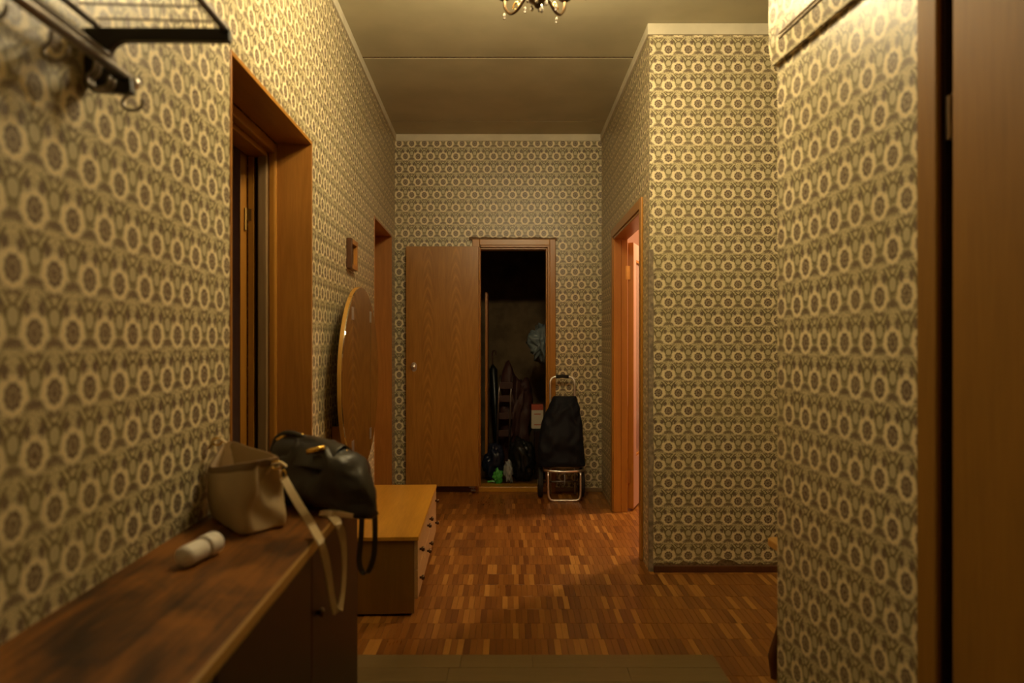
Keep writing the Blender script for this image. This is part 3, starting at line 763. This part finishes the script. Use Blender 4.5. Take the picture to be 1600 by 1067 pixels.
# ---- beige bucket bag standing at the wall, open at the top
bb = thing('beige_handbag', 'open beige leather handbag with long strap on the shoe cabinet', 'handbag', (-.695, 1.745, CBZ), 0)
A_ = Vector((-.648, 1.640)); Lc = Vector((-.818, 1.835)); Rc = Vector((-.560, 1.752))
Bk = Vector((-.790, 1.900))
base = [A_, Rc, Bk, Lc]; cen = sum(base, Vector((0, 0)))/4
HC = (.186, .178, .200, .132); TC = [Vector((.030, 0)), Vector((-.022, .0)), Vector((-.010, .015)), Vector((-.006, 0))]
def bag_ring(z, grow, drop):
    """rounded quadrilateral ring; the mouth is higher at the back"""
    pts = []
    n = 9
    cs = [cen + (c-cen)*grow for c in base]
    for i in range(4):
        a, b_ = cs[i], cs[(i+1) % 4]
        for k in range(n):
            t_ = k/n; s_ = .06 + .88*(k+.5)/n
            q = a.lerp(b_, s_)
            bulge = 4*t_*(1-t_)
            nrm = Vector(((b_-a).y, -(b_-a).x)).normalized()
            amt = .010*math.sin(math.pi*min(1, z/.18))
            if i == 0:   # gusset side is pinched in
                amt = -.034*math.sin(math.pi*min(1, z/.20))*bulge + .017*math.sin(11*z/.18 + 7*s_)*min(1, z/.05)*(1 if z < .15 else .3)
            if i == 3: amt = .012*bulge*math.sin(math.pi*min(1, z/.2))
            q = q + nrm*amt
            back = (q - cen).dot(Vector((.35, .94)))
            hA, hB = HC[i], HC[(i+1) % 4]; zz = z/.178*(hA + (hB-hA)*s_)
            tp = TC[i].lerp(TC[(i+1) % 4], s_)*(z/.178); q = q + tp
            zz += .004*mnoise.noise(Vector((q.x*20, q.y*20, z*20)))
            pts.append((q.x-(-.695), q.y-1.745, zz))
    return pts
zs = [0, .006, .03, .06, .09, .12, .155, .178]
gr_ = [.90, .97, 1.0, 1.0, 1.0, .99, .98, .97]
rings = [bag_ring(z, g, .030) for z, g in zip(zs, gr_)]
MB().rings(rings, True, False).build('bag_body', ['beige_leather'], parent=bb, smooth=True, solid=.004, sub=2)
inn = [bag_ring(z, g*.955, .030) for z, g in zip(zs[1:], gr_[1:])]
MB().rings(inn, True, False).build('lining', 'beige_lining', parent=bb, smooth=True, sub=1)
rim = [bag_ring(z, g*1.012, .030) for z, g in ((.156, .98), (.167, .977), (.179, .972))]
MB().rings(rim, False, False).build('rim_band', 'tan_leather', parent=bb, smooth=True, solid=.003, sub=1)
bo = Vector(bb.location)
def bl(x, y, D): return px(x, y, D) - bo
for (x, y, D, tilt) in ((338, 690, 1.86, .3), (431, 727, 1.72, -.3)):
    c = bl(x, y, D)
    MB().tube([c + Vector((.014*math.cos(t_), .003, .010*math.sin(t_)))for t_ in [k*math.pi/6 for k in range(12)]], .0026, 6, True).build('buckle_ring', 'brass', parent=bb, smooth=True)
    MB().ribbon([c + Vector((-.020, -.004, -.020)), c + Vector((-.006, -.004, .004)), c + Vector((.012, 0, .008)), c + Vector((.026, .004, -.004))], .018, .004, (0, 1, 0)).build('strap_tab', 'strap_leather', parent=bb, bevel=.001)
c = bl(443, 738, 1.70)
MB().tube([c + Vector((.006*math.cos(t_), 0, .014*math.sin(t_)-.008)) for t_ in [k*math.pi/6 for k in range(12)]], .0022, 6, True).build('buckle_ring', 'brass', parent=bb, smooth=True)
def face_pt(x, y, off):
    """a point seen at (x,y) that hangs `off` in front of the cabinet front"""
    D = (432.0 - off*FPX)/(760.0 - x); return px(x, y, D)
sp_ = [px(443, 746, 1.70), px(455, 768, 1.675), px(474, 800, 1.655), px(490, 826, 1.645), face_pt(502, 850, .030), face_pt(512, 890, .022), face_pt(518, 930, .016), face_pt(524, 954, .016), face_pt(531, 951, .018), face_pt(536, 920, .020), face_pt(538, 880, .022), face_pt(536, 845, .028), face_pt(529, 820, .034), px(517, 806, 1.84), px(500, 802, 1.85)]
sp_ = smooth_path([p - bo for p in sp_], 6)
ssd = []
for i in range(len(sp_)):
    t_ = i/(len(sp_)-1)
    ssd.append((1, .5, .1) if t_ < .25 else ((.35, 1, 0) if t_ < .85 else (.3, 1, .3)))
MB().ribbon(sp_, .020, .0035, ssd).build('shoulder_strap', 'strap_leather', parent=bb, bevel=.001)
q_ = [px(500, 802, 1.85), face_pt(520, 802, .055), face_pt(543, 805, .045), face_pt(562, 808, .035)]
MB().ribbon([p - bo for p in smooth_path(q_, 5)], .013, .0035, (.2, .5, .8)).build('shoulder_strap', 'strap_leather', parent=bb, bevel=.001)
c = bl(508, 802, 1.85)
MB().box(c.x-.014, c.x+.014, c.y-.010, c.y+.010, c.z-.004, c.z+.005).build('slide_buckle', 'brass', parent=bb, bevel=.002)

# ---- black slouchy leather bag lying behind it
kb = thing('black_handbag', 'slouchy black leather handbag with gold hardware beside the beige one', 'handbag', (-.553, 1.968, CBZ), math.radians(-25))
KF = Fr(-.553, 1.968, math.radians(-25))
ko = Vector(kb.location)
NS, NR = 34, 36
top_prof = [(-.186, .03), (-.166, .135), (-.134, .170), (-.088, .192), (-.032, .198), (.023, .186), (.070, .170), (.107, .156), (.135, .128), (.157, .090), (.172, .050), (.180, .012)]
def lerp_prof(pr, x):
    for (x0, z0), (x1, z1) in zip(pr[:-1], pr[1:]):
        if x <= x1: return z0 + (z1-z0)*max(0, (x-x0))/(x1-x0)
    return pr[-1][1]
secs = []
for i in range(NS+1):
    u = i/NS; x = -.160 + .352*(u + .10*math.sin(2*math.pi*u)/(2*math.pi))
    top = lerp_prof(top_prof, x/1.06 - .006); bot = .001 if x < .09 else .001 - .018*min(1, (x-.09)/.06)
    dp = .088*min(1, .35 + 5*u)*min(1, .25 + 4*(1-u))
    ring = []
    for k in range(NR):
        a = 2*math.pi*k/NR; ca, sa = math.cos(a), math.sin(a)
        yy = dp*math.copysign(abs(ca)**.7, ca); zz = .5 + .5*math.copysign(abs(sa)**.7, sa)
        pinch = 1 - .62*max(0, zz-.2)**1.2
        z = bot + (top-bot)*zz
        q = Vector((x*10, yy*9, z*13))
        rid = 1 - 2*abs(mnoise.noise(q*.9 + Vector((7, 2, 4))))
        d = .020*(rid-.45) + .008*(1 - 2*abs(mnoise.noise(q*2.2)) - .5)
        # long drawn folds running down to the right end
        fold = .016*(abs(math.sin(15*(x*.8 + z*1.2) + .6)) - .5)*min(1, max(0, (x+.02)/.08))
        w_ = 1 if zz > .06 else 0
        ring.append((x, yy*pinch - (d + fold)*w_*(1 if ca < 0 else -1), z + (d*.5 if zz > .5 else 0)))
    secs.append(ring)
MB().rings(secs).build('bag_body', 'black_leather', parent=kb, smooth=True, sub=1)
def kl(x, y, D): return KF.inv(px(x, y, D)) - Vector((0, 0, CBZ))
# flap over the top, zip bars, handles and tabs
fl = []
for i in range(14):
    u = i/13; x = -.165 + u*.25
    top = .196 + .010*math.sin(u*3.1) - .02*u
    x = -.13 + u*.22; fl.append([(x, -.075 + .01*math.sin(u*7), top-.072 - .012*math.sin(u*5+.6)), (x, -.060, top-.035), (x, -.038, top-.006), (x, -.010, top+.006), (x, .020, top+.002), (x, .045, top-.03)])
n_ = 6; mb = MB(); mb.add([p for r_ in fl for p in r_], [(i*n_+k, i*n_+k+1, i*n_+n_+k+1, i*n_+n_+k) for i in range(13) for k in range(n_-1)])
mb.build('flap', 'black_leather', parent=kb, smooth=True, solid=.004, sub=2)
for (x0, y0, x1, y1, D, r_) in ((432, 688, 452, 677, 1.99, .0058), (479, 706, 508, 699, 1.89, .008)):
    MB().tube([kl(x0, y0, D), kl(x1, y1, D+.01)], r_, 10).build('gold_bar', 'brass', parent=kb, smooth=True)
MB().lathe([(0, -.006), (.005, -.004), (.006, 0), (.004, .005), (0, .006)], kl(472, 680, 1.98), 10).build('gold_stud', 'brass', parent=kb, smooth=True)
MB().lathe([(0, -.004), (.003, -.003), (.003, .003), (0, .004)], kl(542, 704, 1.93), 8).build('gold_stud', 'brass', parent=kb, smooth=True)
for off, pts in ((0, [(425, 705), (433, 684), (450, 676), (470, 681), (490, 694), (500, 706)]), (1, [(425, 705), (432, 694), (445, 690), (460, 694), (476, 708)])):
    MB().tube(smooth_path([kl(x, y, 2.0-.04*(x-440)/60) for x, y in pts], 6), .0075, 8).build('handle', 'black_leather', parent=kb, smooth=True)
st_ = [px(545, 712, 1.95), px(562, 722, 1.93), px(577, 745, 1.93), px(584, 785, 1.93), px(586, 830, 1.985), px(584, 868, 1.98), px(576, 892, 1.975), px(566, 893, 1.97), px(561, 875, 1.97), px(564, 840, 1.98), px(566, 800, 1.99)]
MB().ribbon([KF.inv(p) - Vector((0, 0, CBZ)) for p in smooth_path(st_, 6)], .016, .004, (.5, 1, 0)).build('shoulder_strap', 'black_leather', parent=kb, bevel=.001)

# ---- white bottle lying on the cabinet
p0, p1 = Vector((-.706, 1.452, CBZ+.024)), Vector((-.690, 1.610, CBZ+.024))
p0 = Vector((-.686, 1.420, CBZ+.024)); p1 = Vector((-.680, 1.565, CBZ+.026))
wb = thing('white_bottle', 'small white plastic bottle lying in front of the beige bag', 'bottle', (p0.x, p0.y, CBZ), math.radians(-10))
MB().lathe([(.0, -.002), (.014, 0), (.0215, .006), (.0225, .016), (.0225, .058), (.021, .066), (.015, .072), (.015, .080)], (0, 0, .0237), 20, 'y').build('bottle_body', 'white_plastic', parent=wb, smooth=True)
MB().lathe([(.0, .070), (.024, .070), (.0250, .074), (.0250, .109), (.022, .114), (.0, .115)], (.001, 0, .0252), 20, 'y').build('bottle_cap', 'white_plastic', parent=wb, smooth=True)

# ---- shopping trolley at the far wall
tr = thing('shopping_trolley', 'black cloth shopping trolley with metal handle leaning by the closet', 'trolley', (.411, 5.45, 0), 0)
tl = .10
hp = [(-.100, .075, .02), (-.100, .095, .35), (-.100, .12, .88)] + [(-.100+.045-.045*math.cos(q), .12+.01*math.sin(q), .92+.045*math.sin(q)) for q in (.0, .4, .8, 1.2, 1.57)]
hp += [(-x, y, z) for x, y, z in reversed(hp)]
MB().tube(hp, .0085, 10).build('handle_frame', 'chrome', parent=tr, smooth=True)
MB().tube([(-.052, .130, .966), (0, .131, .970), (.052, .130, .966)], .0145, 12).build('grip', 'rubber', parent=tr, smooth=True)
rings = []
prof = [(.268, .180, .085, .004), (.285, .186, .10, .002), (.36, .184, .115, -.008), (.44, .182, .12, -.012), (.52, .172, .118, -.008), (.60, .162, .105, -.004), (.68, .142, .09, 0), (.75, .118, .07, .004), (.795, .098, .05, .008), (.812, .088, .035, .012)]
fine = []
for p_, q_2 in zip(prof[:-1], prof[1:]):
    for k in range(4): fine.append(tuple(a + (b_-a)*k/4 for a, b_ in zip(p_, q_2)))
fine.append(prof[-1])
for z, rx, ry, cx_ in fine:
    ring = []
    for k in range(72):
        a = 2*math.pi*k/72; ca, sa = math.cos(a), math.sin(a)
        x = rx*math.copysign(abs(ca)**.7, ca); y = ry*math.copysign(abs(sa)**.7, sa)
        q = Vector((x*9, y*9, z*7)); d = .018*mnoise.noise(q) + .010*mnoise.noise(q*2.1)
        y -= (.034*(abs(math.sin(13*z + 8*abs(x-.02) + 1.0))-.5) + .022*(1-2*abs(mnoise.noise(q*1.6))-.4))*(1 if sa < -.2 else .3)*(1 if .3 < z < .78 else .3)
        ring.append((cx_ + x*(1 + d*1.2) - (.012 if z < .7 else 0), y*(1+d*4) - .01, z + d*.3 + (.010*abs(x)/.1 if z > .79 else 0)))
    rings.append(ring)
MB().rings(rings).build('trolley_bag', 'trolley_cloth', parent=tr, smooth=True, sub=1)
MB().tube([(-.150, -.075, .238), (-.1, -.095, .236), (0, -.10, .232), (.1, -.095, .236), (.150, -.075, .238), (.16, .06, .24), (-.16, .06, .24)], .012, 10, True).build('base_hoop', 'chrome', parent=tr, smooth=True)
up = [(-.128, -.085, .225), (-.126, -.10, .07), (-.118, -.105, .030), (-.095, -.107, .011), (0, -.107, .0095), (.095, -.107, .011), (.118, -.105, .030), (.126, -.10, .07), (.128, -.085, .225)]
MB().tube(smooth_path(up, 4), .0095, 10).build('stand', 'chrome', parent=tr, smooth=True)
MB().tube([(0, -.085, .228), (.004, -.09, .17), (-.003, -.088, .12)], .004, 6).build('cord', 'pale_plastic', parent=tr, smooth=True)
MB().tube([(-.19, .06, .122), (.15, .06, .122)], .006, 8).build('axle', 'dark_steel', parent=tr, smooth=True)
for x in (-.183, .148):
    wl = MB().lathe([(.03, -.018), (.100, -.020), (.116, -.016), (.120, 0), (.116, .016), (.100, .020), (.03, .018)], (x, .06, .121), 28, 'x').build('wheel', 'rubber', parent=tr, smooth=False)
    MB().lathe([(.0, -.024), (.028, -.022), (.030, 0), (.028, .022), (.0, .024)], (x, .06, .121), 14, 'x').build('hub', 'dark_steel', parent=wl)

# ================================================================== CLOSET CONTENTS
def lump(name, mat, label, cat, c, r, seed, amp=.25, squash=.0, group=None, smooth=True, det=4):
    """a stuffed bag: creased blob resting on what lies below it"""
    bm = bmesh.new(); bmesh.ops.create_icosphere(bm, subdivisions=det, radius=1)
    sd = Vector((seed*3.1, seed*1.7, seed*.9))
    for v in bm.verts:
        n = v.co.copy()
        d = 1 + amp*mnoise.noise(n*1.3 + sd) + amp*.9*(.4 - abs(mnoise.noise(n*2.3 + sd))*1.6) + amp*.35*(.3 - abs(mnoise.noise(n*5.5 + sd)))
        v.co = Vector((n.x*r[0]*d, n.y*r[1]*d, max(-.92, n.z)*r[2]*d))
    zmin = min(v.co.z for v in bm.verts)
    for v in bm.verts: v.co.z -= zmin
    me = bpy.data.meshes.new(name); bm.to_mesh(me); bm.free(); me.materials.append(MAT[mat])
    for p in me.polygons: p.use_smooth = smooth
    o = bpy.data.objects.new(name, me); COL_.objects.link(o); o.location = c
    if label: tag(o, label, cat, group)
    return o
FZ = .02
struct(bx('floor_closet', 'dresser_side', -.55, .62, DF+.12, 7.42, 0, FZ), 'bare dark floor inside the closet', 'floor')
tag(bx('wooden_board', 'reveal_veneer', -.245, -.222, 6.20, 6.55, FZ, 1.70, bevel=.003), 'tall narrow wooden board standing at the left inside the closet', 'board')
lump('navy_bag', 'navy_plastic', 'dark navy stuffed bag on the closet floor by the door', 'bag', (-.155, 6.0, FZ), (.085, .08, .15), 1, .4)
lump('black_bag', 'black_plastic', 'large black bag in the lower middle of the closet', 'bag', (.090, 5.98, FZ), (.095, .085, .17), 2, .4)
lump('brown_bag', 'maroon_cloth', 'dark maroon cloth bundle heaped in the closet', 'bag', (.03, 6.52, FZ), (.13, .14, .38), 3, .6)
lump('patterned_bag', 'pale_plastic', 'small crumpled white plastic bag at the front of the closet floor', 'bag', (-.025, 5.865, FZ), (.036, .025, .085), 4, .6)
lump('green_bag', 'green_plastic', 'bright green plastic bag on the closet floor', 'bag', (-.125, 5.862, FZ), (.040, .022, .05), 5, .7)
o = MB().ribbon([(-.21, 5.875, FZ+.028), (-.17, 5.87, FZ+.034), (-.14, 5.872, FZ+.028)], .014, .006, (0, .4, 1)).build('green_strip', 'green_plastic'); tag(o, 'short green plastic strip beside the green bag', 'strip')
# a low crate of white and red
cr = thing('cardboard_box', 'dark cardboard box standing under the white and red carton', 'box', (.265, 6.16, FZ))
bx('box_body', 'cabinet_dark', -.065, .075, -.06, .09, 0, .455, parent=cr, bevel=.003); bx('box_lid', 'black_plastic', -.068, .078, -.063, .093, .43, .456, parent=cr, bevel=.002)
ct = thing('carton', 'white carton with red top in the closet', 'carton', (.225, 6.14, FZ+.456), .05)
bx('carton_body', 'white_carton', -.052, .052, -.04, .04, 0, .165, parent=ct, bevel=.002); bx('carton_lid', 'red_carton', -.053, .053, -.041, .041, .165, .215, parent=ct, bevel=.002)
for z in (.03, .125): bx('printed_line', 'red_carton', -.030, .030, -.0412, -.0398, z, z+.008, parent=ct)
mp_ = thing('mop', 'wooden pole with a grey plastic bag over its top in the closet', 'mop', (.365, 6.28, FZ))
MB().tube([(0, 0, 0), (-.022, .02, 1.10)], .012, 10).build('mop_pole', 'pole_wood', parent=mp_, smooth=True)
h_ = lump('plastic_bag', 'grey_plastic', None, None, (-.075, .0, .985), (.105, .08, .145), 9, .8); h_.parent = mp_
# black leaning umbrella and strips
um = thing('umbrella', 'black folded umbrella leaning at the left in the closet', 'umbrella', (-.13, 6.85, FZ), 0)
MB().tube([(.0, 0, .0), (-.02, .02, .2), (-.06, .06, .95), (-.066, .066, 1.0)], [.006, .028, .042, .010], 10).build('umbrella_cloth', 'black_plastic', parent=um, smooth=True)
MB().tube(smooth_path([(-.066, .066, 1.0), (-.072, .07, 1.10), (-.06, .06, 1.14), (-.035, .06, 1.13), (-.03, .06, 1.09)], 5), .009, 8).build('umbrella_handle', 'dark_frame_wood', parent=um, smooth=True)
sl = thing('folding_chair', 'dark folded chair with maroon slats leaning in the closet', 'chair', (-.10, 6.21, FZ), .05)
for x in (0, .11):
    MB().tube([(x-.04, .0, 0), (x-.02, .06, .75), (x+.0, .08, .92)], .009, 8).build('frame_rail', 'dark_steel', parent=sl, smooth=True)
for z in (.36, .52, .68, .80): bx('slat', 'maroon_cloth', -.028+z*.02, .096+z*.02, .052, .062, z, z+.06, parent=sl, bevel=.003)

# ================================================================== SIDE ROOM
ac = thing('armchair', 'dark red armchair in the pink side room', 'armchair', (1.56, 6.62, 0), -.2)
bx('seat', 'red_upholstery', -.26, .26, -.28, .24, .18, .42, parent=ac, bevel=.03)
bx('backrest', 'red_upholstery', -.30, .30, .20, .36, .18, .86, parent=ac, bevel=.04)
for s_ in (-1, 1): bx('armrest', 'red_upholstery', s_*.31-.055, s_*.31+.055, -.30, .24, .10, .60, parent=ac, bevel=.03)
for sx in (-1, 1):
    for sy in (-1, 1): bx('leg', 'stool_leg_wood', sx*.26-.02, sx*.26+.02, sy*.24-.02, sy*.24+.02, 0, .18, parent=ac)
pl_ = lump('pillow', 'white_plastic', 'white pillow on the red armchair seat', 'pillow', (1.52, 6.50, .43), (.15, .12, .09), 12, .1)
